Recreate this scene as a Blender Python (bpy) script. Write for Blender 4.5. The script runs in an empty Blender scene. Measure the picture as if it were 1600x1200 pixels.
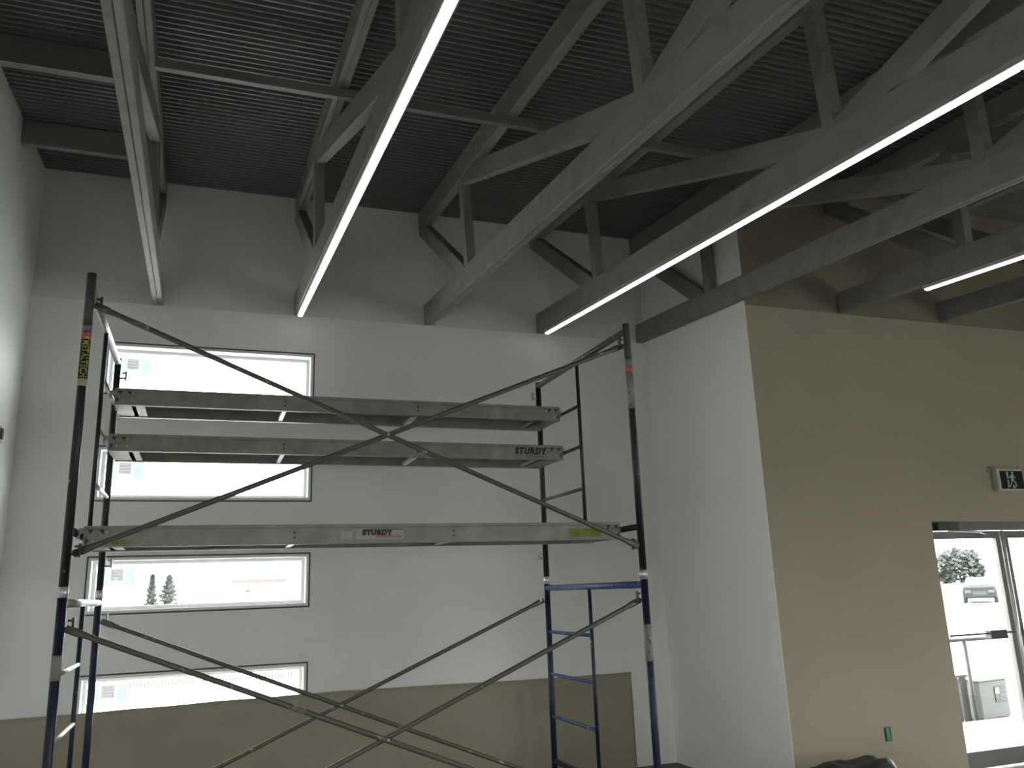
import bpy, bmesh, math, random
from mathutils import Vector, Matrix, noise
random.seed(7)
SC = bpy.context.scene
COL = SC.collection

# ------------------------------------------------------------------ camera
EYE = 1.5636
cd = bpy.data.cameras.new('camera')
cd.sensor_fit = 'HORIZONTAL'; cd.sensor_width = 36.0; cd.lens = 1297.54 / 1600 * 36.0
cd.clip_start = 0.05; cd.clip_end = 500
cam = bpy.data.objects.new('camera', cd); COL.objects.link(cam)
Fw = Vector((0.33882607, 0.90966859, 0.24020812))
Rg = Vector((0.93953967, -0.34060606, -0.03539387))
Up = Vector((-0.04961966, -0.23767742, 0.97007594))
cam.matrix_world = Matrix(((Rg.x, Up.x, -Fw.x, 0), (Rg.y, Up.y, -Fw.y, 0), (Rg.z, Up.z, -Fw.z, EYE), (0, 0, 0, 1)))
SC.camera = cam

# ------------------------------------------------------------------ sky and exposure
w = bpy.data.worlds.new('overcast_sky'); SC.world = w; w.use_nodes = True
bg = w.node_tree.nodes['Background']
bg.inputs[0].default_value = (0.985, 0.985, 0.96, 1); bg.inputs[1].default_value = 22.0
SC.view_settings.view_transform = 'Standard'; SC.view_settings.look = 'None'
SC.view_settings.exposure = 0.0; SC.view_settings.gamma = 1.0
SC.view_settings.use_curve_mapping = False
SC.cycles.use_denoising = True
SC.cycles.max_bounces = 10; SC.cycles.diffuse_bounces = 6; SC.cycles.transparent_max_bounces = 12
SC.cycles.sample_clamp_indirect = 6.0
STRIP = 3.2

# ------------------------------------------------------------------ room dimensions (metres, z = 0 at the floor)
D1, D2 = 7.117, 5.442          # far wall, nearer wall with the door
XL, XR = -1.384, 4.103         # left wall, return wall
XE, YB = 9.6, -5.2             # right end and back of the hall
SLOPE = 0.075
def deck(y): return 5.068 + SLOPE * (y - D1)

# ------------------------------------------------------------------ materials
MATS = {}
def mat(name, col, rough=0.6, metal=0.0, var=0.0, scale=4.0, bump=0.0, bscale=60.0, emit=None, col2=None, thr=None, spec=None):
    if name in MATS: return MATS[name]
    m = bpy.data.materials.new(name); m.use_nodes = True
    nt = m.node_tree; b = nt.nodes['Principled BSDF']
    b.inputs['Base Color'].default_value = (*col, 1); b.inputs['Roughness'].default_value = rough
    b.inputs['Metallic'].default_value = metal
    if spec is not None: b.inputs['Specular IOR Level'].default_value = spec
    if emit:
        b.inputs['Emission Color'].default_value = (*emit[0], 1); b.inputs['Emission Strength'].default_value = emit[1]
    if var or col2:
        tc = nt.nodes.new('ShaderNodeTexCoord'); n = nt.nodes.new('ShaderNodeTexNoise')
        n.inputs['Scale'].default_value = scale; n.inputs['Detail'].default_value = 5
        nt.links.new(tc.outputs['Object'], n.inputs['Vector'])
        r = nt.nodes.new('ShaderNodeValToRGB')
        c2 = col2 or tuple(min(1, c * (1 + var)) for c in col); c1 = col if col2 else tuple(c * (1 - var) for c in col)
        lo, hi = thr or (0.35, 0.65)
        r.color_ramp.elements[0].position = lo; r.color_ramp.elements[0].color = (*c1, 1)
        r.color_ramp.elements[1].position = hi; r.color_ramp.elements[1].color = (*c2, 1)
        nt.links.new(n.outputs['Fac'], r.inputs['Fac']); nt.links.new(r.outputs['Color'], b.inputs['Base Color'])
    if bump:
        tc = nt.nodes.new('ShaderNodeTexCoord'); n = nt.nodes.new('ShaderNodeTexNoise')
        n.inputs['Scale'].default_value = bscale; n.inputs['Detail'].default_value = 4
        nt.links.new(tc.outputs['Object'], n.inputs['Vector'])
        bp = nt.nodes.new('ShaderNodeBump'); bp.inputs['Strength'].default_value = bump; bp.inputs['Distance'].default_value = 0.01
        nt.links.new(n.outputs['Fac'], bp.inputs['Height']); nt.links.new(bp.outputs['Normal'], b.inputs['Normal'])
    MATS[name] = m
    return m
def glass_mat():
    m = bpy.data.materials.new('window_glass'); m.use_nodes = True; nt = m.node_tree
    nt.nodes.clear()
    o = nt.nodes.new('ShaderNodeOutputMaterial'); mx = nt.nodes.new('ShaderNodeMixShader')
    t = nt.nodes.new('ShaderNodeBsdfTransparent'); t.inputs[0].default_value = (0.93, 0.95, 0.94, 1)
    g = nt.nodes.new('ShaderNodeBsdfGlossy'); g.inputs['Roughness'].default_value = 0.02
    mx.inputs[0].default_value = 0.06
    nt.links.new(t.outputs[0], mx.inputs[1]); nt.links.new(g.outputs[0], mx.inputs[2]); nt.links.new(mx.outputs[0], o.inputs[0])
    return m
GLASS = glass_mat()
M_FAR = mat('grey_white_wall_paint', (0.79, 0.79, 0.76), 0.75, var=0.03, scale=1.3, bump=0.06, bscale=90)
M_LEFT = mat('satin_left_wall_paint', (0.87, 0.88, 0.88), 0.36, var=0.02, scale=1.3, bump=0.05, bscale=90)
M_RET = mat('white_return_wall_paint', (0.87, 0.865, 0.83), 0.7, var=0.02, scale=1.5, bump=0.05, bscale=90)
M_FARU = mat('grey_upper_wall', (0.68, 0.675, 0.64), 0.8, var=0.05, scale=1.6, bump=0.1, bscale=60)  # duller grey tone for the band above the truss ends
M_BEIGEU = mat('brown_upper_wall', (0.23, 0.19, 0.14), 0.8, var=0.05, scale=1.6, bump=0.1, bscale=60)  # darker brown tone for the band above the truss ends
M_BEIGE = mat('beige_wall_paint', (0.375, 0.326, 0.245), 0.75, var=0.03, scale=1.2, bump=0.06, bscale=90)
M_FLOOR = mat('dusty_concrete_floor', (0.13, 0.125, 0.115), 0.8, var=0.15, scale=2.0, bump=0.1)
M_DECK = mat('grey_painted_corrugated_deck', (0.155, 0.157, 0.15), 0.55, var=0.06, scale=3.0)
M_STEEL = mat('grey_truss_paint', (0.185, 0.19, 0.172), 0.55, var=0.10, scale=3.0, bump=0.12, bscale=40)
M_PLYA = mat('grey_truss_paint_worn', (0.215, 0.213, 0.196), 0.6, col2=(0.17, 0.157, 0.138), scale=7.0, thr=(0.50, 0.75), bump=0.18, bscale=35)
M_PVC = mat('white_window_frame', (0.78, 0.79, 0.79), 0.35, var=0.02)
M_BEAD = mat('dark_window_sealant', (0.075, 0.075, 0.072), 0.6, var=0.2)
M_ALU = mat('brushed_aluminium', (0.27, 0.258, 0.228), 0.45, 0.4, var=0.14, scale=9.0, bump=0.08, bscale=30)
M_ALUL = mat('bright_aluminium', (0.66, 0.66, 0.64), 0.35, 0.6, var=0.08, scale=9.0)
M_PLY = mat('brown_plywood_deck', (0.105, 0.085, 0.062), 0.75, var=0.3, scale=7.0)
M_BLACK = mat('black_scaffold_paint', (0.014, 0.016, 0.018), 0.45, col2=(0.35, 0.36, 0.36), scale=17.0, thr=(0.69, 0.73))
M_BLUE = mat('dark_blue_scaffold_paint', (0.006, 0.009, 0.036), 0.5, col2=(0.35, 0.38, 0.42), scale=15.0, thr=(0.70, 0.74))
M_BLUEL = mat('lit_worn_blue_scaffold_paint', (0.055, 0.085, 0.22), 0.45, col2=(0.25, 0.29, 0.36), scale=14.0, thr=(0.58, 0.72))  # lighter blue puts the light on rungs and bar into the colour; pale patches are wear
M_GALV = mat('galvanised_tube', (0.42, 0.43, 0.43), 0.4, 0.7, var=0.2, scale=22.0)
M_BRACE = mat('olive_grey_brace_tube', (0.115, 0.11, 0.088), 0.45, 0.3, col2=(0.30, 0.29, 0.25), scale=18.0, thr=(0.64, 0.72))
M_GREYPOST = mat('dull_grey_post_top', (0.07, 0.075, 0.075), 0.5, 0.2, var=0.25, scale=20.0)
M_SILV = mat('torn_silver_label', (0.24, 0.24, 0.225), 0.5, col2=(0.06, 0.06, 0.06), scale=26.0, thr=(0.60, 0.66))
M_RED = mat('red_label_band', (0.50, 0.10, 0.09), 0.5, col2=(0.55, 0.40, 0.36), scale=45.0, thr=(0.56, 0.64))
M_YEL = mat('faded_yellow_print', (0.42, 0.40, 0.05), 0.55, var=0.2, scale=40)
M_CREAM = mat('cream_label_paper', (0.50, 0.42, 0.33), 0.6, var=0.12, scale=40)
M_INK = mat('black_ink', (0.012, 0.012, 0.012), 0.5, var=0.1)
M_LABEL = mat('pale_label', (0.42, 0.39, 0.34), 0.5, col2=(0.34, 0.33, 0.29), scale=20.0)
M_LED = mat('led_diffuser', (0.9, 0.9, 0.9), 0.4, emit=((1.0, 0.99, 0.95), STRIP))
M_PAPER = mat('tan_masking_paper', (0.32, 0.292, 0.222), 0.8, var=0.06, scale=2.0)
M_WHITEP = mat('white_plastic', (0.50, 0.50, 0.44), 0.4, var=0.03)
M_SIGN = mat('dark_exit_panel', (0.008, 0.014, 0.011), 0.7, spec=0.2, var=0.1)
M_PICTO = mat('pale_pictogram_print', (0.42, 0.47, 0.45), 0.5, var=0.2, scale=40)
M_DOOR = mat('grey_anodised_door_frame', (0.15, 0.15, 0.145), 0.45, 0.2, var=0.08)
M_DARKM = mat('dark_metal', (0.05, 0.05, 0.05), 0.45, 0.4, var=0.2)
M_TARP = mat('black_plastic_sheet', (0.045, 0.046, 0.04), 0.5, var=0.3, scale=6.0)
M_GREEN = mat('green_tape', (0.05, 0.24, 0.11), 0.5, var=0.15, scale=60)
M_GROUND = mat('pale_concrete_ground', (0.90, 0.90, 0.90), 0.9, var=0.04, scale=0.3)
M_ASPH = mat('pale_asphalt', (0.30, 0.30, 0.30), 0.9, var=0.08, scale=0.4)
M_BWALL = mat('white_render', (0.85, 0.85, 0.83), 0.8, var=0.03)
M_TEAL = mat('teal_shutter', (0.026, 0.042, 0.042), 0.6, var=0.05)
M_SHUT = mat('grey_window_louvre', (0.009, 0.0095, 0.010), 0.5, var=0.1)
M_BRED = mat('faded_red_fascia', (0.042, 0.028, 0.027), 0.7, var=0.1)
M_LEAF = mat('grey_green_leaves', (0.020, 0.026, 0.0225), 0.8, var=0.3, scale=3.0)
M_LEAF2 = mat('dark_conifer_needles', (0.018, 0.021, 0.019), 0.8, var=0.3, scale=3.0)
M_BARK = mat('grey_bark', (0.045, 0.04, 0.036), 0.9, var=0.3, scale=9)
M_CAR = mat('dark_grey_car_paint', (0.02, 0.021, 0.024), 0.8, 0.0, var=0.1, spec=0.1)
M_TYRE = mat('tyre_rubber', (0.02, 0.02, 0.02), 0.8, var=0.2)
M_LAMPG = mat('headlamp_lens', (0.04, 0.04, 0.04), 0.2, var=0.1)
M_UTIL = mat('pale_grey_cabinet', (0.048, 0.051, 0.051), 0.6, var=0.06)
M_FENCE = mat('weathered_board', (0.022, 0.022, 0.024), 0.8, var=0.3, scale=10)
M_RAILW = mat('pale_timber_pickets', (0.026, 0.025, 0.022), 0.8, var=0.1)

# ------------------------------------------------------------------ mesh helpers
def finish(name, bm, m, parent=None, smooth=False, loc=None):
    me = bpy.data.meshes.new(name); bm.to_mesh(me); bm.free(); me.materials.append(m)
    if smooth:
        for p_ in me.polygons: p_.use_smooth = True
    o = bpy.data.objects.new(name, me); COL.objects.link(o)
    if parent is not None: o.parent = parent
    if loc is not None: o.location = loc
    return o
def share(name, me, parent=None, loc=(0, 0, 0), rot=(0, 0, 0)):
    o = bpy.data.objects.new(name, me); COL.objects.link(o); o.parent = parent; o.location = loc; o.rotation_euler = rot
    return o
def empty(name, loc=(0, 0, 0), rot=(0, 0, 0), parent=None):
    o = bpy.data.objects.new(name, None); COL.objects.link(o); o.location = loc; o.rotation_euler = rot
    o.empty_display_size = 0.1
    if parent is not None: o.parent = parent
    return o
def tag(o, label, cat=None, group=None, kind=None):
    o['label'] = label
    if cat: o['category'] = cat
    if group: o['group'] = group
    if kind: o['kind'] = kind
    return o
def bx(bm, x0, x1, y0, y1, z0, z1, bev=0.0):
    r = bmesh.ops.create_cube(bm, size=1.0)
    vs = r['verts']
    for v in vs:
        v.co = Vector((x0 + (v.co.x + .5) * (x1 - x0), y0 + (v.co.y + .5) * (y1 - y0), z0 + (v.co.z + .5) * (z1 - z0)))
    if bev:
        es = list({e for v in vs for e in v.link_edges})
        bmesh.ops.bevel(bm, geom=es, offset=bev, segments=1, affect='EDGES')
def hexa(bm, c8):
    vs = [bm.verts.new(c) for c in c8]
    for f in ((0, 3, 2, 1), (4, 5, 6, 7), (0, 1, 5, 4), (1, 2, 6, 5), (2, 3, 7, 6), (3, 0, 4, 7)):
        bm.faces.new([vs[i] for i in f])
def beam(bm, p0, p1, x0, x1, d, bev=0.003):
    """straight member in a y-z plane from p0 to p1 (y, z of centre line), lateral x0..x1, depth d"""
    a = Vector((0, p0[0], p0[1])); b = Vector((0, p1[0], p1[1])); t = (b - a).normalized(); n = Vector((0, -t.z, t.y)) * d / 2
    n0 = len(bm.verts)
    hexa(bm, [(x0, *(a - n).yz), (x1, *(a - n).yz), (x1, *(b - n).yz), (x0, *(b - n).yz),
              (x0, *(a + n).yz), (x1, *(a + n).yz), (x1, *(b + n).yz), (x0, *(b + n).yz)])
    bm.verts.ensure_lookup_table()
    if bev:
        es = list({e for v in bm.verts[n0:] for e in v.link_edges})
        bmesh.ops.bevel(bm, geom=es, offset=bev, segments=1, affect='EDGES')
def tube(bm, p0, p1, r, n=12, r1=None, flat=0.0):
    """round tube; flat > 0 squashes both ends over that length (as on cross braces)"""
    p0, p1 = Vector(p0), Vector(p1); ax = (p1 - p0); L = ax.length; ax.normalize()
    ref = Vector((0, 1, 0)) if abs(ax.y) < 0.9 else Vector((0, 0, 1))
    s = (ref - ax * ref.dot(ax)).normalized(); u = ax.cross(s)
    r1 = r if r1 is None else r1
    st = [(0, 1, 1), (L, 1, 1)]
    if flat: st = [(0, .35, 1.25), (flat * .6, .35, 1.35), (flat, 1, 1), (L - flat, 1, 1), (L - flat * .6, .35, 1.35), (L, .35, 1.25)]
    rings = []
    for d, fs, fu in st:
        rr = r + (r1 - r) * d / L; c = p0 + ax * d
        rings.append([bm.verts.new(c + s * math.cos(k * 2 * math.pi / n) * rr * fs + u * math.sin(k * 2 * math.pi / n) * rr * fu) for k in range(n)])
    for a, b in zip(rings, rings[1:]):
        for k in range(n): bm.faces.new((a[k], a[(k + 1) % n], b[(k + 1) % n], b[k]))
    bm.faces.new(rings[0][::-1]); bm.faces.new(rings[-1])
def tube_obj(name, p0, p1, r, m, parent, n=12, flat=0.0, r1=None):
    bm = bmesh.new(); tube(bm, p0, p1, r, n, r1, flat)
    o = finish(name, bm, m, parent)
    for p_ in o.data.polygons: p_.use_smooth = len(p_.vertices) == 4
    return o
def box_obj(name, x0, x1, y0, y1, z0, z1, m, parent=None, bev=0.0):
    bm = bmesh.new(); bx(bm, x0, x1, y0, y1, z0, z1, bev); return finish(name, bm, m, parent)
def prism_x(name, yz, x0, x1, m, parent=None):
    bm = bmesh.new()
    a = [bm.verts.new((x0, y, z)) for y, z in yz]; b = [bm.verts.new((x1, y, z)) for y, z in yz]
    n = len(yz); bm.faces.new(a); bm.faces.new(b[::-1])
    for k in range(n): bm.faces.new((a[k], b[k], b[(k + 1) % n], a[(k + 1) % n]))
    bmesh.ops.recalc_face_normals(bm, faces=bm.faces)
    return finish(name, bm, m, parent)
def poly_plate(bm, pts, y0, y1):
    """flat polygon in x-z extruded from y0 to y1"""
    a = [bm.verts.new((x, y0, z)) for x, z in pts]; b = [bm.verts.new((x, y1, z)) for x, z in pts]
    n = len(pts); bm.faces.new(a); bm.faces.new(b[::-1])
    for k in range(n): bm.faces.new((a[k], b[k], b[(k + 1) % n], a[(k + 1) % n]))
def holed_wall(name, m, u0, u1, z0, z1, holes, place):
    """slab with rectangular openings; place(u, t, z) -> xyz with t = 0 front, 1 back"""
    us = sorted({u0, u1, *[h[0] for h in holes], *[h[1] for h in holes]}); zs = sorted({z0, z1, *[h[2] for h in holes], *[h[3] for h in holes]})
    us = [u for u in us if u0 <= u <= u1]
    bm = bmesh.new(); cache = {}
    def V(u, t, z):
        k = (round(u, 5), t, round(z, 5))
        if k not in cache: cache[k] = bm.verts.new(place(u, t, z))
        return cache[k]
    solid = {}
    for i in range(len(us) - 1):
        for j in range(len(zs) - 1):
            cu, cz = (us[i] + us[i + 1]) / 2, (zs[j] + zs[j + 1]) / 2
            solid[i, j] = not any(h[0] < cu < h[1] and h[2] < cz < h[3] for h in holes)
    for (i, j), s in solid.items():
        if not s: continue
        a, b, c, d = us[i], us[i + 1], zs[j], zs[j + 1]
        for t in (0, 1): bm.faces.new((V(a, t, c), V(b, t, c), V(b, t, d), V(a, t, d)))
        for (di, dj, p, q) in ((-1, 0, (a, c), (a, d)), (1, 0, (b, c), (b, d)), (0, -1, (a, c), (b, c)), (0, 1, (a, d), (b, d))):
            if not solid.get((i + di, j + dj), False):
                bm.faces.new((V(p[0], 0, p[1]), V(q[0], 0, q[1]), V(q[0], 1, q[1]), V(p[0], 1, p[1])))
    bmesh.ops.recalc_face_normals(bm, faces=bm.faces)
    return finish(name, bm, m)
def frame_rect(bm, x0, x1, z0, z1, wd, y0, y1, bev=0.0):
    bx(bm, x0, x1, y0, y1, z1 - wd, z1, bev); bx(bm, x0, x1, y0, y1, z0, z0 + wd, bev)
    bx(bm, x0, x0 + wd, y0, y1, z0 + wd, z1 - wd, bev); bx(bm, x1 - wd, x1, y0, y1, z0 + wd, z1 - wd, bev)
def text_obj(name, s, size, m, parent, loc, rot=(math.pi / 2, 0, 0), sx=1.0, bold=0.0, shear=0.0, sp=1.08):
    cu = bpy.data.curves.new(name, 'FONT'); cu.body = s; cu.size = size; cu.offset = bold; cu.extrude = 0.0006; cu.shear = shear
    cu.resolution_u = 3; cu.align_x = 'CENTER'; cu.align_y = 'CENTER'; cu.space_character = sp
    t = bpy.data.objects.new(name, cu); COL.objects.link(t)
    dg = bpy.context.evaluated_depsgraph_get()
    me = bpy.data.meshes.new_from_object(t.evaluated_get(dg)); bpy.data.objects.remove(t)
    me.materials.clear(); me.materials.append(m)
    o = share(name, me, parent, loc, rot); o.scale = (sx, 1, 1)
    return o
def portal(loc, rot, sx, sy):
    l = bpy.data.lights.new('daylight_portal', 'AREA'); l.shape = 'RECTANGLE'; l.size = sx; l.size_y = sy; l.cycles.is_portal = True
    o = bpy.data.objects.new('daylight_portal', l); COL.objects.link(o); o.location = loc; o.rotation_euler = rot

# ------------------------------------------------------------------ the room shell
WIN = [(-0.822, 0.824, 3.188, 3.618), (-0.822, 0.824, 2.339, 2.769), (-0.822, 0.824, 1.488, 1.917), (-0.822, 0.824, 0.630, 1.060)]
TF = 0.26
ZU, ZUB = 3.957, 3.785
o = holed_wall('wall_far', M_FAR, XL, XR, 0, ZU, WIN, lambda u, t, z: (u, D1 + TF * t, z))
tag(o, 'tall grey-white far wall with four low horizontal windows', 'wall', kind='structure')
LEFTW = [(-3.4, -0.6, 0.60, 2.1)]  # unseen opening, added to light the return wall from the left
o = holed_wall('wall_left', M_LEFT, YB, D1 + TF, 0, deck(D1) + .12, LEFTW, lambda u, t, z: (XL - .2 * t, u, z if z < 3 else deck(u) + .1))
tag(o, 'pale left side wall running towards the camera', 'wall', kind='structure')
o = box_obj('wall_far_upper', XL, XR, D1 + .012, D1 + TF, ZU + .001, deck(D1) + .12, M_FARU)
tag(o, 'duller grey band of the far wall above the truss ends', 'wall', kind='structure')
o = prism_x('wall_return', [(D2, 0), (D1 + TF, 0), (D1 + TF, deck(D1) + .1), (D2, deck(D2) + .1)], XR, XR + 0.004, M_RET)
tag(o, 'white return wall between the far wall and the beige wall', 'wall', kind='structure')
DOOR = (5.752, 7.70, 0.0, 1.998)
o = holed_wall('wall_door', M_BEIGE, XR + 0.004, XE, 0, ZUB, [DOOR, (8.35, 9.35, 0.3, 2.6)], lambda u, t, z: (u, D2 + 0.22 * t, z))
tag(o, 'beige painted wall with the glazed door', 'wall', kind='structure')
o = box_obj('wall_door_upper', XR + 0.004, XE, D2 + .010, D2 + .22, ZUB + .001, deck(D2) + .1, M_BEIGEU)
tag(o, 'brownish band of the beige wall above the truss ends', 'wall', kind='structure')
BACKW = [(0.4, 1.6, 0.10, 1.7)]  # unseen opening, added and sized for the light on the far wall
o = holed_wall('wall_back', M_FAR, XL - .2, XE, 0, deck(YB) + .1, BACKW, lambda u, t, z: (u, YB - .25 * t, z))
tag(o, 'back wall of the hall behind the camera with an added window opening', 'wall', kind='structure')
RIGHTW = [(-4.8, -2.6, 0.40, 2.35), (-2.2, 0.2, 0.40, 2.35)]  # unseen openings, added and moved to light the left wall
o = holed_wall('wall_right', M_FAR, YB, D2, 0, deck(YB) + 1.0, RIGHTW, lambda u, t, z: (XE + .25 * t, u, z))
tag(o, 'right end wall of the hall with two added window openings', 'wall', kind='structure')
o = box_obj('floor', XL - .2, XE + .25, YB - .25, D1 + TF, -0.12, 0, M_FLOOR)
tag(o, 'dusty grey concrete floor', 'floor', kind='structure')

# corrugated deck: real waves running parallel to the far wall
bm = bmesh.new(); P = 0.058; AMP = 0.0125; pts = []
ny = int((D1 + TF - YB + .25) / P)
prof = [(0.0, 0.0), (0.24, 0.0), (0.34, 2.0), (0.90, 2.0)]     # narrow low ribs, wider high pans
for k in range(ny):
    for f, hgt in prof:
        y = D1 + TF - (k + f) * P; pts.append((y, deck(y) + hgt * AMP))
rows = [[bm.verts.new((x, y, z)) for x in (XL - .2, XE + .25)] for y, z in pts]
tops = [[bm.verts.new((x, y, deck(y) + .05)) for x in (XL - .2, XE + .25)] for y, z in (pts[0], pts[-1])]
for a, b in zip(rows, rows[1:]): bm.faces.new((a[0], b[0], b[1], a[1]))
bm.faces.new((tops[0][0], tops[0][1], tops[1][1], tops[1][0]))
bmesh.ops.recalc_face_normals(bm, faces=bm.faces)
o = finish('ceiling', bm, M_DECK)
tag(o, 'grey corrugated metal roof deck above the trusses', 'ceiling', kind='structure')

# ------------------------------------------------------------------ windows of the far wall
for i, (x0, x1, z0, z1) in enumerate(WIN):
    bm = bmesh.new(); g = 0.007
    frame_rect(bm, x0 + g, x1 - g, z0 + g, z1 - g, 0.024, D1 - 0.004, D1 + 0.10, 0.004)
    r = finish('window_%d' % (i + 1), bm, M_PVC)
    tag(r, ['topmost', 'second from top', 'third from top', 'lowest'][i] + ' of the four wide low windows in the far wall', 'window', kind='structure')
    bm = bmesh.new(); frame_rect(bm, x0 + g + .02, x1 - g - .02, z0 + g + .02, z1 - g - .02, 0.032, D1 + 0.10, D1 + 0.17, 0.004)
    finish('sash', bm, M_PVC, r)
    bm = bmesh.new(); frame_rect(bm, x0 - .004, x1 + .004, z0 - .004, z1 + .004, g + .004, D1 - 0.0015, D1 + 0.03)
    finish('sealant_joint', bm, M_BEAD, r)
    box_obj('pane', x0 + .05, x1 - .05, D1 + .128, D1 + .134, z0 + .05, z1 - .05, GLASS, r)
    portal(((x0 + x1) / 2, D1 + .21, (z0 + z1) / 2), (-math.pi / 2, 0, 0), x1 - x0, z1 - z0)
n = 5
for (x0, x1, z0, z1) in BACKW:
    bm = bmesh.new(); frame_rect(bm, x0, x1, z0, z1, .06, YB - .16, YB - .08); bx(bm, (x0 + x1) / 2 - .03, (x0 + x1) / 2 + .03, YB - .16, YB - .08, z0 + .06, z1 - .06)
    r = finish('window_%d' % n, bm, M_DOOR); n += 1
    tag(r, 'unseen window added to the back wall for daylight', 'window', 'added back windows', 'structure')
    for s in (0, 1):
        xm = (x0 + x1) / 2
        box_obj('pane', (x0 if s == 0 else xm) + .02, (xm if s == 0 else x1) - .02, YB - .125, YB - .118, z0 + .03, z1 - .03, GLASS, r)
    portal(((x0 + x1) / 2, YB - .24, (z0 + z1) / 2), (math.pi / 2, 0, 0), x1 - x0, z1 - z0)
for (y0, y1, z0, z1) in RIGHTW:
    bm = bmesh.new()
    for a in ((y0, y0 + .06, z0, z1), (y1 - .06, y1, z0, z1), ((y0 + y1) / 2 - .03, (y0 + y1) / 2 + .03, z0 + .06, z1 - .06), (y0 + .06, y1 - .06, z0, z0 + .06), (y0 + .06, y1 - .06, z1 - .06, z1)):
        bx(bm, XE + .08, XE + .16, *a)
    r = finish('window_%d' % n, bm, M_DOOR); n += 1
    tag(r, 'unseen window added to the right end wall for daylight', 'window', 'added side windows', 'structure')
    for s in (0, 1):
        ym = (y0 + y1) / 2
        box_obj('pane', XE + .118, XE + .125, (y0 if s == 0 else ym) + .02, (ym if s == 0 else y1) - .02, z0 + .03, z1 - .03, GLASS, r)
    portal((XE + .24, (y0 + y1) / 2, (z0 + z1) / 2), (0, math.pi / 2, 0), z1 - z0, y1 - y0)
for (y0, y1, z0, z1) in LEFTW:
    bm = bmesh.new()
    for a in ((y0, y0 + .06, z0, z1), (y1 - .06, y1, z0, z1), ((y0 + y1) / 2 - .03, (y0 + y1) / 2 + .03, z0 + .06, z1 - .06), (y0 + .06, y1 - .06, z0, z0 + .06), (y0 + .06, y1 - .06, z1 - .06, z1)):
        bx(bm, XL - .14, XL - .06, *a)
    r = finish('window_%d' % n, bm, M_DOOR); n += 1
    tag(r, 'unseen window added to the left wall for daylight', 'window', 'added left windows', 'structure')
    for s_ in (0, 1):
        ym = (y0 + y1) / 2
        box_obj('pane', XL - .105, XL - .098, (y0 if s_ == 0 else ym) + .02, (ym if s_ == 0 else y1) - .02, z0 + .03, z1 - .03, GLASS, r)
    portal((XL - .19, (y0 + y1) / 2, (z0 + z1) / 2), (0, -math.pi / 2, 0), z1 - z0, y1 - y0)
x0, x1, z0, z1 = 8.35, 9.35, 0.3, 2.6
bm = bmesh.new(); frame_rect(bm, x0, x1, z0, z1, .06, D2 + .08, D2 + .16)
r = finish('window_%d' % n, bm, M_DOOR); tag(r, 'narrow side window in the beige wall beyond the door', 'window', kind='structure')
box_obj('pane', x0 + .03, x1 - .03, D2 + .118, D2 + .125, z0 + .03, z1 - .03, GLASS, r)
portal(((x0 + x1) / 2, D2 + .2, (z0 + z1) / 2), (-math.pi / 2, 0, 0), x1 - x0, z1 - z0)

# ------------------------------------------------------------------ the glazed double door (set back in the opening)
YD = D2 + 0.10
bm = bmesh.new()
bx(bm, DOOR[0], DOOR[1], YD, YD + .10, 1.925, 1.998, .003)
bx(bm, DOOR[0], DOOR[0] + .05, YD, YD + .10, 0, 1.925, .003); bx(bm, DOOR[1] - .05, DOOR[1], YD, YD + .10, 0, 1.925, .003)
door = finish('door_1', bm, M_DOOR)
tag(door, 'glazed aluminium double door in the beige wall', 'door', kind='structure')
def leaf(x0, x1, swap):
    bm = bmesh.new()
    bx(bm, x0, x0 + .055, YD + .03, YD + .075, .02, 1.92, .003); bx(bm, x1 - .055, x1, YD + .03, YD + .075, .02, 1.92, .003)
    bx(bm, x0 + .055, x1 - .055, YD + .03, YD + .075, 1.855, 1.92, .003); bx(bm, x0 + .055, x1 - .055, YD + .03, YD + .075, .02, .15, .003)
    lf = finish('door_leaf', bm, M_DOOR, door)
    box_obj('pane', x0 + .05, x1 - .05, YD + .05, YD + .056, .14, 1.87, GLASS, lf)
    tube_obj('push_bar', (x0 + .06, YD - .01, 1.06), (x1 - .06, YD - .01, 1.06), .008, M_DARKM, lf, 8)
    c = x1 - .27 if not swap else x0 + .16
    box_obj('latch_case', c - .10, c + .09, YD - .035, YD + .03, 1.015, 1.085, M_DARKM, lf, .004)
    return lf
leaf(DOOR[0] + .052, 6.66, False); leaf(6.70, DOOR[1] - .052, True)
tube_obj('astragal', (6.68, YD + .03, .02), (6.68, YD + .03, 1.92), .019, M_ALUL, door, 10)
bm = bmesh.new(); bx(bm, 5.86, 6.10, YD - .06, YD - .002, 1.925, 1.985, .004); finish('door_closer', bm, M_DARKM, door)
bm = bmesh.new(); tube(bm, (5.98, YD - .045, 1.92), (6.30, YD - .075, 1.905), .008, 8); tube(bm, (6.30, YD - .075, 1.905), (6.48, YD + .02, 1.89), .007, 8)
finish('closer_arm', bm, M_ALUL, door)
portal(((DOOR[0] + DOOR[1]) / 2, D2 + .215, 1.0), (-math.pi / 2, 0, 0), DOOR[1] - DOOR[0], 2.0)

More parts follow.
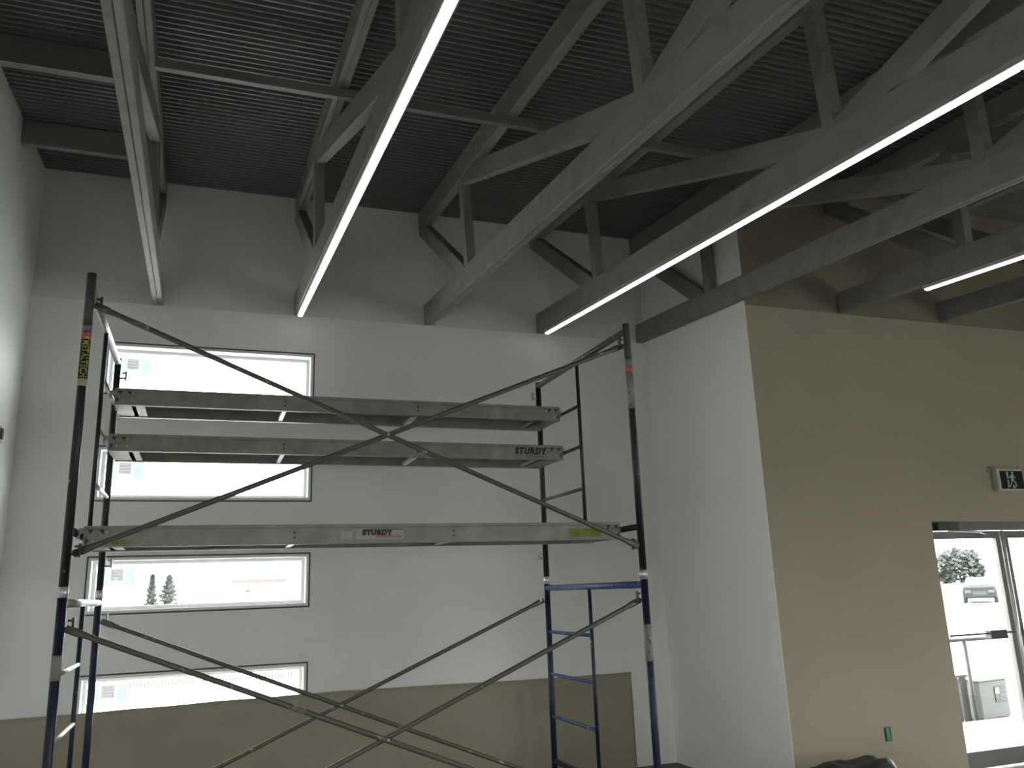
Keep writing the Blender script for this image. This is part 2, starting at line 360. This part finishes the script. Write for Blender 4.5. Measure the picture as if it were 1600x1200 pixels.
# ------------------------------------------------------------------ roof trusses, two plies side by side
PW, CD = 0.0375, 0.185
def truss(name, label, x0, yw, zb, yaw, lean, yend=-4.9):
    """origin at the wall end of the bottom chord"""
    r = empty(name, (x0, yw, zb), (0, lean, yaw)); tag(r, label, 'roof truss', 'grey roof trusses')
    L = yw - yend
    lo = lambda y: SLOPE * y                        # local y is negative towards the camera
    top = lambda y: deck(yw + y) - zb - 0.002
    for s in (-1, 1):
        a, b = (-PW - .001, -.001) if s < 0 else (.001, PW + .001)
        mm = M_PLYA
        bm = bmesh.new(); beam(bm, (-.002, lo(0) + CD / 2), (-L, lo(-L) + CD / 2), a, b, CD, .004)
        finish('bottom_chord_ply', bm, mm, r)
        bm = bmesh.new(); beam(bm, (-.012, top(0) - CD / 2), (-L, top(-L) - CD / 2), a, b, CD, .004)
        finish('top_chord_ply', bm, mm, r)
    ys = [-1.29, -4.03, -6.77, -9.4]
    bl = lambda y: lo(y) + CD - .01
    tl = lambda y: top(y) - CD + .01
    for y in ys:
        if y > -L:
            bm = bmesh.new(); beam(bm, (y, bl(y)), (y, tl(y)), -.037, .037, .089); finish('web_vertical', bm, M_STEEL, r)
    segs = [((-.03, tl(0) + .02), (ys[0] + .10, bl(ys[0]) - .02)), ((ys[0] - .04, tl(ys[0]) + .0), (ys[1] + .04, bl(ys[1]) - .02)),
            ((ys[1] - .04, bl(ys[1]) - .02), (ys[2] + .04, tl(ys[2]))), ((ys[2] - .04, tl(ys[2])), (ys[3] + .04, bl(ys[3]) - .02))]
    for p0, p1 in segs:
        if p1[0] > -L:
            bm = bmesh.new(); beam(bm, p0, p1, -.036, .036, .14); finish('web_diagonal', bm, M_STEEL, r)
    return r
TR = [('grey roof truss nearest the left wall, seen almost end-on', -0.457, D1, 3.955, .0104, -.03),
      ('grey roof truss carrying the leftmost light strip', 0.680, D1, 3.965, .009, -.02),
      ('grey roof truss without a light between the two long light strips', 1.848, D1, 3.962, .0095, -.05),
      ('grey roof truss carrying the long light strip on the right', 2.965, D1, 3.966, .0105, -.05),
      ('grey roof truss running along the top of the white return wall', 4.045, D1, 3.942, .005, -.0),
      ('grey roof truss carrying the short light strip over the beige wall', 5.115, D2, 3.790, .0, -.0),
      ('grey roof truss at the far right edge above the door', 6.262, D2, 3.800, .0, -.0)]
for t in TR: truss('roof_truss', *t)

# light strips fixed under three of the bottom chords
def strip(label, k, ya, yb=-4.5):
    _, x0, yw, zb, yaw, lean = TR[k]
    r = empty('light_strip', (x0, yw, zb), (0, 0, yaw)); tag(r, label, 'ceiling light', 'linear light strips')
    a, b = ya - yw, yb - yw
    hz = .030
    bm = bmesh.new(); beam(bm, (a, SLOPE * a - hz / 2 - .002), (b, SLOPE * b - hz / 2 - .002), -.026, .026, hz, .002); finish('housing', bm, M_ALUL, r)
    seg = 2.45; y = a - .012; 
    while y > b:
        y2 = max(y - seg, b)
        bm = bmesh.new(); beam(bm, (y, SLOPE * y - hz - .008), (y2 + .004, SLOPE * (y2 + .004) - hz - .008), -.019, .019, .014, .004)
        finish('diffuser', bm, M_LED, r); y = y2
    return r
strip('long bright light strip under the second truss from the left wall', 1, D1 - .10)
strip('long bright light strip running to the right edge of the picture', 3, D1 - .14)
strip('short bright light strip above the beige wall and door', 5, 4.56)

# lateral members under the deck
r = empty('steel_channel', (XL, 5.10, deck(5.10) - CD)); tag(r, 'deep grey channel between left wall and first truss, nearer the camera', 'steel beam')
W0 = -0.457 - XL - .04
bm = bmesh.new(); z1 = CD - .003
bx(bm, .002, W0, .035, .043, 0, z1); finish('web', bm, M_STEEL, r)
bm = bmesh.new(); bx(bm, .002, W0, -.02, .0349, z1 - .008, z1); finish('top_flange', bm, M_STEEL, r)
bm = bmesh.new(); bx(bm, .002, W0, -.02, .0349, 0, .008); finish('bottom_flange', bm, M_STEEL, r)
bm = bmesh.new(); bx(bm, XL + .002, -0.457 - .04, 6.22, 6.27, deck(6.22) - CD - .012, deck(6.22) - .004, .004)
tag(finish('blocking_beam', bm, M_STEEL), 'grey beam between left wall and first truss, close to the far wall', 'steel beam')
bm = bmesh.new()
bx(bm, -0.457 + .04, XR - .005, 4.735, 4.775, deck(4.755) - CD - .068, deck(4.755) - CD - .006, .003)
tag(finish('bracing_bar', bm, M_STEEL), 'thin grey bracing bar crossing under the top chords of the trusses', 'bracing bar')

# ------------------------------------------------------------------ scaffold tower
SX, SY = -0.6058, 4.4574
B, WD, VL = 3.05, 1.509, 0.765
ZJ = 1.628
sc = empty('scaffold_tower', (SX, SY, 0)); tag(sc, 'two-storey tube scaffold with black upper and blue lower frames', 'scaffold')
def frame(u, zt, zbot, zl, rungs, front, m, mr, name, lab, mtop=None):
    """two posts, top bar, low bar; ladder post and rungs; one part with sub-parts"""
    bm = bmesh.new()
    tube(bm, (u, 0, zbot), (u, 0, zt + .03), .0213, 14)
    fr = finish(name, bm, m, sc); fr['label'] = lab
    for p_ in fr.data.polygons: p_.use_smooth = len(p_.vertices) == 4
    tube_obj('rear_post', (u, WD, zbot), (u, WD, zt + .03), .0213, m, fr, 14)
    tube_obj('top_bar', (u, .0, zt), (u, WD, zt), .0205, mtop or mr, fr)
    tube_obj('low_bar', (u, .0, zl), (u, WD, zl), .0185, m, fr)
    tube_obj('ladder_post', (u, VL, zl), (u, VL, zt), .0125, m, fr, 10)
    for z in rungs:
        tube_obj('rung', (u, 0 if front else VL, z), (u, VL if front else WD, z), .0118, mr, fr, 10)
    return fr
upL = frame(0, 3.140, ZJ + .02, 1.915, (2.855, 2.548, 2.236), False, M_BLACK, M_GALV, 'upper_frame', 'black end frame, upper left', M_GALV)
upR = frame(B, 3.130, ZJ + .02, 1.903, (2.810, 2.520, 2.224), False, M_BLACK, M_GREYPOST, 'upper_frame', 'black end frame, upper right', M_BRACE)
loL = frame(0, 1.575, .07, .36, (1.255, .955, .66), True, M_BLUE, M_GALV, 'lower_frame', 'dark blue end frame, lower left', M_GALV)
loR = frame(B, 1.566, .07, .36, (1.250, .953, .662), False, M_BLUE, M_BLUEL, 'lower_frame', 'dark blue end frame, lower right')
# collars, base plates, top caps
for u, fr in ((0, loL), (B, loR)):
    for v in (0, WD):
        tube_obj('coupling_collar', (u, v, ZJ - .028), (u, v, ZJ + .022), .0245, M_ALUL, fr, 14)
        bm = bmesh.new(); bx(bm, u - .07, u + .07, v - .07, v + .07, 0.001, .010, .002); tube(bm, (u, v, .010), (u, v, .075), .018, 12); finish('base_plate', bm, M_GALV, fr)
tube_obj('post_cap', (0, 0, 2.93), (0, 0, 3.205), .0222, M_GREYPOST, upL, 14)
tube_obj('post_cap', (B, 0, 2.945), (B, 0, 3.172), .0222, M_GREYPOST, upR, 14)
# sleeves and stickers round the posts
def sleeve(name, u, v, z0, z1, m, fr, r=.0226): return tube_obj(name, (u, v, z0), (u, v, z1), r, m, fr, 16)
sleeve('worn_label', 0, 0, 2.895, 2.928, M_SILV, upL); sleeve('red_band', 0, 0, 2.852, 2.893, M_RED, upL)
sleeve('warning_label', 0, 0, 2.650, 2.851, M_INK, upL); sleeve('cream_band', 0, 0, 2.612, 2.649, M_CREAM, upL)
yt = text_obj('yellow_lettering', 'METALTECH', .042, M_YEL, upL, (0, 0, 0), rot=(0, 0, 0), bold=.0012)
xs = [v.co.x for v in yt.data.vertices]; ys_ = [v.co.y for v in yt.data.vertices]; xm, ym = (min(xs) + max(xs)) / 2, (min(ys_) + max(ys_)) / 2; kx = .190 / (max(xs) - min(xs))
for v in yt.data.vertices:        # bend the flat text round the post, reading downwards
    a_ = (v.co.y - ym) / .0235 * .95 + .16; R_ = .0258 + .0004 * (v.co.z > 0)
    v.co = Vector((R_ * math.sin(a_), -R_ * math.cos(a_), 2.7505 - (v.co.x - xm) * kx))
sleeve('torn_label', B, 0, 2.622, 2.850, M_SILV, upR); sleeve('red_band', B, 0, 2.852, 2.892, M_RED, upR); sleeve('worn_label', B, 0, 2.894, 2.94, M_SILV, upR)
sleeve('torn_label', B, 0, 1.137, 1.341, M_SILV, loR); sleeve('torn_label', 0, 0, 1.235, 1.345, M_SILV, loL)
# brace studs with drop locks
for (u, s, fr, zs) in ((0, 1, upL, (3.035, 1.800)), (B, -1, upR, (3.030, 1.785)), (0, 1, loL, (1.462, .235)), (B, -1, loR, (1.480, .235))):
    for v in (0, WD):
        for z in zs:
            bm = bmesh.new(); tube(bm, (u + s * .018, v, z), (u + s * .062, v, z), .0075, 8)
            bx(bm, u + s * .055 - .006, u + s * .055 + .006, v - .012, v + .012, z - .016, z + .048, .002)
            bx(bm, u + s * .032, u + s * .055, v - .006, v + .006, z + .030, z + .040)
            finish('lock_stud', bm, M_DARKM if v == 0 else M_GALV, fr)
# cross braces
M_TAPE = mat('dirty_masking_tape', (0.26, 0.25, 0.20), 0.7, col2=(0.12, 0.115, 0.09), scale=30.0)
def brace(v, zl, zr, lab, dv, tape=()):
    top, bot = zl, zr
    r = tube_obj('cross_brace', (.026, v - dv, top[0]), (B - .026, v - dv, bot[1]), .0140, M_BRACE, sc, 12, .10); r['label'] = lab
    for f in tape:
        p0, p1 = Vector((.026, v - dv, top[0])), Vector((B - .026, v - dv, bot[1]))
        tube_obj('tape_wrap', p0.lerp(p1, f[0]), p0.lerp(p1, f[1]), .0153, M_TAPE, r, 12)
    tube_obj('brace_tube', (B - .026, v + dv, top[1]), (.026, v + dv, bot[0]), .0140, M_BRACE, r, 12, .10)
    zc = ((top[0] + bot[1]) / 2 + (top[1] + bot[0]) / 2) / 2
    tube_obj('pivot_bolt', (B / 2, v - .034, zc), (B / 2, v + .034, zc), .007, M_GALV, r, 8)
brace(0, (3.035, 3.030), (1.800, 1.785), 'crossed brace tubes across the upper front', .0145, ((.060, .088),))
brace(0, (1.462, 1.480), (.235, .235), 'crossed brace tubes across the lower front', .0145, ((.342, .362),))
brace(WD, (1.462, 1.480), (.235, .235), 'crossed brace tubes across the lower rear', .0145)

# ------------------------------------------------------------------ scaffold planks
def rail_profile(bm, u0, u1, y, s, h):
    """C section along u, web at y, flanges inward (s = +1 / -1), rolled lip outside at the top"""
    t = .004
    bx(bm, u0, u1, min(y, y + s * t), max(y, y + s * t), 0, h)
    bx(bm, u0, u1, min(y + s * t, y + s * .035), max(y + s * t, y + s * .035), h - t, h)
    bx(bm, u0, u1, min(y + s * t, y + s * .03), max(y + s * t, y + s * .03), 0, t)
    bx(bm, u0, u1, min(y, y - s * .007), max(y, y - s * .007), h - .018, h, .002)
    bx(bm, u0, u1, min(y, y - s * .004), max(y, y - s * .004), 0, .006)
def plank(label, u0, u1, v0, v1, zt, bars):
    h = .105; zb = zt - h
    r = empty('scaffold_plank', (SX, SY + v0, zb)); tag(r, label, 'scaffold plank', 'aluminium scaffold planks')
    wv = v1 - v0
    bm = bmesh.new(); rail_profile(bm, u0, u1, 0, 1, h); finish('side_rail', bm, M_ALU, r)
    bm = bmesh.new(); rail_profile(bm, u0, u1, wv, -1, h); finish('side_rail', bm, M_ALU, r)
    box_obj('plywood_deck', u0 + .01, u1 - .01, .006, wv - .006, h - .016, h - .005, M_PLY, r)
    for u in bars:
        bm = bmesh.new(); bx(bm, u - .014, u + .014, .005, wv - .005, .005, .030, .002); finish('cross_bar', bm, M_ALUL, r)
    for u, s in ((u0, -1), (u1, 1)):
        bm = bmesh.new(); a, b = sorted((u, u - s * .17)); bx(bm, a, b, .03, wv - .03, .005, .010)
        finish('end_gusset', bm, M_ALU, r)
        for vv in (.035, wv - .035):
            bm = bmesh.new()      # hook: plate rivetted to the rail end and curling over the frame bar
            pts = [(u - s * .10, h - .012), (u - s * .02, h - .004), (u + s * .025, h - .008), (u + s * .036, h - .035), (u + s * .030, h - .065), (u + s * .018, h - .062),
                   (u + s * .020, h - .040), (u + s * .006, h - .030), (u - s * .012, h - .045), (u - s * .015, .012), (u - s * .10, .012)]
            if s < 0: pts = pts[::-1]
            poly_plate(bm, pts, vv - .006, vv + .006); bmesh.ops.recalc_face_normals(bm, faces=bm.faces); finish('hook', bm, M_GALV, r)
        bm = bmesh.new()
        for tri in ([(.012, .094), (.050, .094), (.030, .066)], [(.062, .094), (.092, .094), (.092, .060)], [(.010, .012), (.010, .052), (.026, .030)]):
            pts = [(u - s * a_, b_) for a_, b_ in tri]; poly_plate(bm, pts if s > 0 else pts[::-1], -.0030, -.0005)
        bmesh.ops.recalc_face_normals(bm, faces=bm.faces); finish('bracket_cutout', bm, M_DARKM, r)  # dark plates put the shade of open cutouts into colour; no holes are cut
        for q, (du, dz) in enumerate(((.045, .030), (.105, .032), (.105, .072))):
            tube_obj('rivet', (u - s * du, -.003, dz), (u - s * du, .002, dz), .006, M_GALV, r, 8)
    for u in bars[1:-1]:
        for dz in (.035, .062): tube_obj('rivet', (u, -.003, dz), (u, .002, dz), .006, M_DARKM, r, 8)
    return r
BARS = (.15, 1.06, 1.95, 2.87)
p1 = plank('topmost aluminium scaffold plank on the rear ladder rungs', .045, 3.015, 1.03, 1.43, 2.855, BARS)
p2 = plank('middle aluminium scaffold plank lettered STURDY at its right end', .030, 3.028, 1.04, 1.48, 2.570, BARS)
p3 = plank('lowest aluminium scaffold plank at the front with pale centre label', .04, 3.022, .20, .62, 1.946, BARS)
text_obj('lettering', 'STURDY', .060, M_INK, p2, (2.775, -.002, .058), bold=.0042, sx=.90, shear=.08, sp=1.24)
box_obj('underline_print', 2.74, 2.89, -.0008, .0005, .020, .023, M_INK, p2)
box_obj('label_plate', 1.395, 1.655, -.0015, .0005, .022, .078, M_LABEL, p3)
box_obj('label_patch', 1.31, 1.37, -.0012, .0005, .026, .068, M_LABEL, p3)
box_obj('label_red_line', 1.50, 1.645, -.0022, -.0014, .029, .043, mat('faded_red_print', (.34, .20, .17), .5, var=.1), p3)
box_obj('label_red_line', 1.425, 1.655, -.0022, -.0014, .071, .077, mat('dark_red_print', (.16, .08, .06), .5, var=.1), p3)
text_obj('lettering', 'STURDY', .035, M_INK, p3, (1.508, -.0028, .056), bold=.0030, sx=1.14, sp=1.14)
box_obj('yellow_label', 2.675, 2.885, -.0015, .0005, .018, .068, mat('olive_yellow_label', (.25, .23, .03), .5, col2=(.17, .16, .03), scale=18), p3)
box_obj('yellow_label', .17, .26, -.0015, .0005, .012, .032, MATS['olive_yellow_label'], p3)

# ------------------------------------------------------------------ tan masking paper along the foot of the far wall
bm = bmesh.new(); NX, NZ = 150, 10; g = []
for i in range(NX + 1):
    x = XL + .008 + (3.69 - XL - .008) * i / NX; col = []
    top = .812 + .012 * math.sin(x * 1.3 + .4) + .004 * noise.noise(Vector((x * 3, 0, 0)))
    for j in range(NZ + 1):
        z = .004 + (top - .004) * j / NZ
        fold = .018 * math.exp(-((x - 2.62) / .16) ** 2) * (1 + math.sin(x * 40 + z * 3)) * .6
        y = D1 - .020 - fold - .006 * (noise.noise(Vector((x * 1.8, z * 1.1, 3))) + .6)
        col.append((x, y, z))
    g.append(col)
fr_ = [[bm.verts.new(c) for c in col] for col in g]; bk = [[bm.verts.new((c[0], c[1] + .0025, c[2])) for c in col] for col in g]
for i in range(NX):
    for j in range(NZ):
        bm.faces.new((fr_[i][j], fr_[i + 1][j], fr_[i + 1][j + 1], fr_[i][j + 1])); bm.faces.new((bk[i][j], bk[i][j + 1], bk[i + 1][j + 1], bk[i + 1][j]))
    bm.faces.new((fr_[i][NZ], fr_[i + 1][NZ], bk[i + 1][NZ], bk[i][NZ]))
for i in (0, NX):
    for j in range(NZ): bm.faces.new((fr_[i][j], fr_[i][j + 1], bk[i][j + 1], bk[i][j]))
bmesh.ops.recalc_face_normals(bm, faces=bm.faces)
tag(finish('masking_paper', bm, M_PAPER, smooth=True), 'tan sheet hung along the foot of the far wall', 'masking sheet')

# ------------------------------------------------------------------ exit sign, wall boxes, dark plastic heap
r = empty('exit_sign', (6.682, D2, 2.256)); tag(r, 'exit sign with dark running-figure panel above the door', 'exit sign')
box_obj('housing', -.155, .150, -.062, -.0005, 0, .200, M_WHITEP, r, .008)
pn = box_obj('panel', -.128, .142, -.0655, -.0615, .014, .172, M_SIGN, r, .001)
bm = bmesh.new(); y0, y1 = -.0672, -.0654
poly_plate(bm, [(-.034 + .012 * math.cos(k * math.pi / 4) + .052, .153 + .012 * math.sin(k * math.pi / 4)) for k in range(8)], y0, y1)       # head
for pts in ([(-.006, .140), (.026, .140), (.020, .098), (-.002, .098)],                     # trunk
            [(.022, .138), (.050, .112), (.044, .106), (.018, .126)],                        # arm
            [(-.006, .138), (-.028, .112), (-.022, .106), (.0, .126)],
            [(.006, .098), (.022, .098), (.046, .068), (.036, .062)],                       # legs
            [(-.002, .098), (.010, .096), (-.006, .060), (-.018, .062)],
            [(-.018, .062), (-.006, .060), (-.030, .030), (-.040, .036)],
            [(.036, .066), (.046, .068), (.050, .034), (.040, .032)],
            [(-.056, .166), (-.034, .166), (-.034, .104), (-.050, .104)],                   # doorway strips
            [(-.050, .094), (-.036, .094), (-.044, .022), (-.056, .022)],
            [(.010, .052), (.026, .040), (.034, .022), (.0, .022)]):
    poly_plate(bm, pts, y0, y1)
bmesh.ops.recalc_face_normals(bm, faces=bm.faces); finish('pictogram', bm, M_PICTO, pn)
for x, z in ((-.178, .205), (-.20, .178), (.17, .208)): tube_obj('wall_anchor', (x, -.012, z), (x, -.0005, z), .010, mat('taupe_plug', (.2, .18, .14), .6, var=.1), r, 10)
r = empty('outlet_box', (4.990, D2, .34)); tag(r, 'small outlet box masked with green tape low on the beige wall', 'outlet box')
bm = bmesh.new(); frame_rect(bm, -.026, .026, 0, .100, .006, -.012, -.0005); finish('box_rim', bm, M_DARKM, r)
box_obj('tape_cover', -.019, .019, -.010, -.001, .006, .094, M_GREEN, r)
r = empty('wall_outlet', (XL, 6.60, 2.69)); tag(r, 'small dark wall box on the left wall at the picture edge', 'wall box')
box_obj('cover_plate', .0005, .008, -.04, .045, 0, .115, M_WHITEP, r, .003); box_obj('socket', .008, .022, -.040, .015, .02, .095, M_DARKM, r, .004)
bm = bmesh.new(); NX, NY = 26, 16; hv = []
for i in range(NX + 1):
    row = []
    for j in range(NY + 1):
        s, t = i / NX, j / NY
        e = min(1, 5 * min(s, 1 - s)) * min(1, 4 * min(t, 1 - t))
        z = .338 * e ** .5 * (1 + .12 * noise.noise(Vector((s * 4, t * 4, 1.7)))) + .035 * e * noise.noise(Vector((s * 7, t * 6, 5)))
        z += .03 * max(0, 1 - abs(s - .72) / .12) * e
        row.append(bm.verts.new((-.37 + .74 * s, -.28 + .56 * t, .004 + max(0, z))))
    hv.append(row)
for i in range(NX):
    for j in range(NY): bm.faces.new((hv[i][j], hv[i + 1][j], hv[i + 1][j + 1], hv[i][j + 1]))
bv = bm.faces.new([hv[i][0] for i in range(NX + 1)] + [hv[NX][j] for j in range(1, NY + 1)] + [hv[i][NY] for i in range(NX - 1, -1, -1)] + [hv[0][j] for j in range(NY - 1, 0, -1)])
bmesh.ops.recalc_face_normals(bm, faces=bm.faces)
tag(finish('plastic_heap', bm, M_TARP, smooth=True, loc=(4.17, 4.92, 0)), 'crumpled black plastic heap on the floor before the beige wall', 'plastic sheet')

# ------------------------------------------------------------------ outside
bm = bmesh.new()
def quad(*c): bm.faces.new([bm.verts.new(p) for p in c])
quad((XE + .3, -60, -.15), (120, -60, -.15), (120, 120, -.15), (XE + .3, 120, -.15)); quad((4.3, D2 + .3, -.15), (XE + .3, D2 + .3, -.15), (XE + .3, 120, -.15), (4.3, 120, -.15))
quad((-80, -60, -.15), (XE + .3, -60, -.15), (XE + .3, YB - .3, -.15), (-80, YB - .3, -.15)); quad((-80, YB - .3, -.15), (XL - .25, YB - .3, -.15), (XL - .25, D1 + .29, -.15), (-80, D1 + .29, -.15))
tag(finish('ground_front', bm, M_ASPH), 'pale paved ground outside the door', 'ground', kind='structure')
bm = bmesh.new()
quad((-80, D1 + .3, -2.4), (4.28, D1 + .3, -2.4), (4.28, 30, -2.4), (-80, 30, -2.4)); quad((-80, 30, -2.4), (4.28, 30, -2.4), (4.28, 70, 1.2), (-80, 70, 1.2)); quad((-80, 70, 1.2), (4.28, 70, 1.2), (4.28, 120, 1.2), (-80, 120, 1.2))
tag(finish('ground_rear', bm, M_GROUND), 'pale ground rising behind the far wall windows', 'ground', kind='structure')

def leaf_cloud(name, m, parent, n, f, size, seed):
    rn = random.Random(seed); bm = bmesh.new()
    for _ in range(n):
        c = f(rn); a = Vector((rn.gauss(0, 1), rn.gauss(0, 1), rn.gauss(0, 1))).normalized(); b = a.orthogonal().normalized(); s = size * rn.uniform(.6, 1.3)
        vs = [bm.verts.new(c + a * s), bm.verts.new(c + b * s * .5), bm.verts.new(c - a * s), bm.verts.new(c - b * s * .5)]; bm.faces.new(vs)
    o = finish(name, bm, m, parent); o['kind'] = 'stuff'; return o
def conifer(x, y, z, h, wdt, label, seed):
    r = empty('conifer_tree', (x, y, z)); tag(r, label, 'tree', 'conifers behind the building')
    tube_obj('trunk', (0, 0, 0), (0, 0, h * .95), .05 * h, M_BARK, r, 8, r1=.006 * h)
    def f(rn):
        t = rn.random() ** .7; k = wdt * (1 - t * .92) * (.55 + .45 * math.sin(t * 42)); a = rn.uniform(0, 6.283)
        return Vector((k * math.cos(a) * rn.random() ** .4, k * math.sin(a) * rn.random() ** .4, h * (.06 + .94 * t)))
    leaf_cloud('needles', M_LEAF2, r, 1300, f, h * .085, seed)
conifer(-2.35, 70, 1.2, 2.3, 1.05, 'bushy dark conifer seen through the third window', 1)
conifer(-3.62, 71.5, 1.2, 2.4, .5, 'slim sparse conifer left of the bushy one', 2)
# white block with louvred windows and teal panels
r = empty('apartment_block', (-6.0, 24, -2.4)); tag(r, 'white block with louvred windows and teal panels behind the far windows', 'building')
box_obj('wall', -14, 4.42, 0, 2.6, 0, 14.0, M_BWALL, r)
for z in (10.30, 7.45, 4.70, 1.87):
    wn = box_obj('window', 3.79, 4.09, -.03, .005, z - .16, z + .14, M_SHUT, r)
    for k in range(3): box_obj('louvre', 3.80, 4.08, -.045, -.031, z - .10 + k * .08, z - .07 + k * .08, mat('light_louvre', (.017, .0175, .018), .5, var=.05), wn)
    for a, b in ((3.58, 3.76), (4.14, 4.38)): box_obj('teal_panel', a, b, -.02, .005, z - .30, z + .16, M_TEAL, r)
r = empty('low_building', (1.9, 60, 1.0)); tag(r, 'low white building with a faded red fascia seen through the third window', 'building')
box_obj('wall', -1.2, 5.0, 0, 4, -2, 1.0, M_BWALL, r); box_obj('fascia', -.05, 3.5, -.15, -.02, 1.62, 1.85, M_BRED, r); box_obj('parapet', -1.2, 5.0, -.01, 4, 1.0, 2.2, M_BWALL, r)
box_obj('wall_lamp', .85, 1.15, -.2, -.02, 1.0, 1.2, M_SHUT, r)
r = empty('picket_fence', (-1.45, 22, -2.4)); tag(r, 'pale picket fence seen through the lowest window', 'fence')
bm = bmesh.new()
for k in range(52): bx(bm, k * .075, k * .075 + .032, 0, .02, 2.06, 2.24)
o = finish('pickets', bm, M_RAILW, r); o['kind'] = 'stuff'
box_obj('fence_rail', -.05, 4.0, .021, .05, 2.12, 2.14, M_RAILW, r); box_obj('fence_rail', -.05, 4.0, .021, .05, 2.04, 2.055, M_RAILW, r)
for x in (-.04, 1.95, 3.93): box_obj('post', x, x + .03, .05, .08, 0, 2.06, M_BWALL, r)

# through the door: cabinet, board fence, handrail, car, low wall, tree
r = empty('utility_cabinet', (8.72, 7.93, -.15), (0, 0, .12)); tag(r, 'grey utility cabinet standing outside the door', 'cabinet')
box_obj('body', 0, .52, 0, .40, .03, .45, M_UTIL, r, .008); box_obj('lid', -.02, .54, -.02, .42, .45, .475, mat('pale_lid', (.085, .085, .085), .6, var=.05), r, .006); box_obj('plinth', .02, .50, .02, .38, 0, .03, M_FENCE, r)
pn = box_obj('grille', .27, .46, -.008, .002, .20, .38, M_SHUT, r)
box_obj('notice', .28, .34, -.012, -.0085, .30, .36, M_BWALL, pn)
for k in range(3): box_obj('grille_slat', .35, .45, -.012, -.0085, .22 + k * .05, .235 + k * .05, M_UTIL, pn)
r = empty('board_fence', (8.30, 8.05, -.15)); tag(r, 'short dark board fence beside the utility cabinet', 'fence')
for k in range(3): box_obj('board', .02 + k * .125, .115 + k * .125, 0, .02, .0, .50, M_FENCE, r)
box_obj('top_rail', -.05, .40, -.02, .04, .505, .53, M_FENCE, r)
r = empty('handrail', (8.05, 7.42, -.15)); tag(r, 'metal handrail post outside the door', 'handrail')
tube_obj('post', (0, 0, 0), (0, 0, .98), .024, mat('pale_rail', (.04, .04, .043), .5, 0, var=.1), r); tube_obj('post', (1.3, 0, 0), (1.3, 0, .98), .024, MATS['pale_rail'], r)
tube_obj('rail', (-.6, 0, .99), (2.2, 0, .99), .020, MATS['pale_rail'], r)
r = empty('parked_car', (43.6, 38.5, -.15), (0, 0, -.85)); tag(r, 'dark car parked far across the lot outside the door', 'car')
bm = bmesh.new()
sect = [(-2.0, .35, .85, .80), (-1.9, .28, .92, .86), (-.9, .25, 1.0, .9), (-.75, .25, 1.02, .9), (1.0, .25, 1.0, .9), (2.1, .25, .98, .88), (2.2, .4, .9, .82)]
rg = []
for y, zl, zh, hw in sect: rg.append([bm.verts.new(c) for c in ((-hw, y, zl), (hw, y, zl), (hw, y, zh * .75), (hw * .9, y, zh), (-hw * .9, y, zh), (-hw, y, zh * .75))])
for a, b in zip(rg, rg[1:]):
    for k in range(6): bm.faces.new((a[k], a[(k + 1) % 6], b[(k + 1) % 6], b[k]))
bm.faces.new(rg[0]); bm.faces.new(rg[-1]); bmesh.ops.recalc_face_normals(bm, faces=bm.faces); finish('body', bm, M_CAR, r)
bm = bmesh.new(); hexa(bm, [(-.78, -.85, .98), (.78, -.85, .98), (.76, 1.5, .98), (-.76, 1.5, .98), (-.6, -.2, 1.45), (.6, -.2, 1.45), (.58, 1.0, 1.45), (-.58, 1.0, 1.45)]); finish('cabin', bm, M_SHUT, r)
for sx in (-.8, .8):
    for yy in (-1.25, 1.35): tube_obj('wheel', (sx - .1, yy, .32), (sx + .1, yy, .32), .32, M_TYRE, r, 14)
for sx in (-.6, .6): box_obj('headlamp', sx - .16, sx + .16, -2.02, -1.95, .58, .74, M_LAMPG, r)
box_obj('grille', -.36, .36, -2.02, -1.97, .45, .68, M_SHUT, r)
bm = bmesh.new(); bx(bm, 30, 75, 45.0, 45.3, -.15, .82); bx(bm, 30, 75, 44.95, 45.35, .82, .88)
tag(finish('low_wall', bm, M_BWALL), 'low white wall across the lot outside the door', 'garden wall')
r = empty('broadleaf_tree', (55.2, 50.0, -.15)); tag(r, 'pale green broadleaf tree beyond the parking lot', 'tree')
tube_obj('trunk', (0, 0, 0), (.2, 0, 2.6), .16, M_BARK, r, 8, r1=.06)
def crown(rn):
    k = rn.choice(((-1.3, 0, 2.5, .9), (-.3, .3, 2.9, .8), (.9, 0, 2.7, .8), (.2, 0, 1.9, 1.1), (-1.2, .4, 1.6, .7), (1.7, .2, 1.9, .6)))
    d = Vector((rn.gauss(0, 1), rn.gauss(0, 1), rn.gauss(0, 1))).normalized() * k[3] * rn.random() ** .4
    return Vector(k[:3]) + d
leaf_cloud('foliage', M_LEAF, r, 2600, crown, .24, 9)
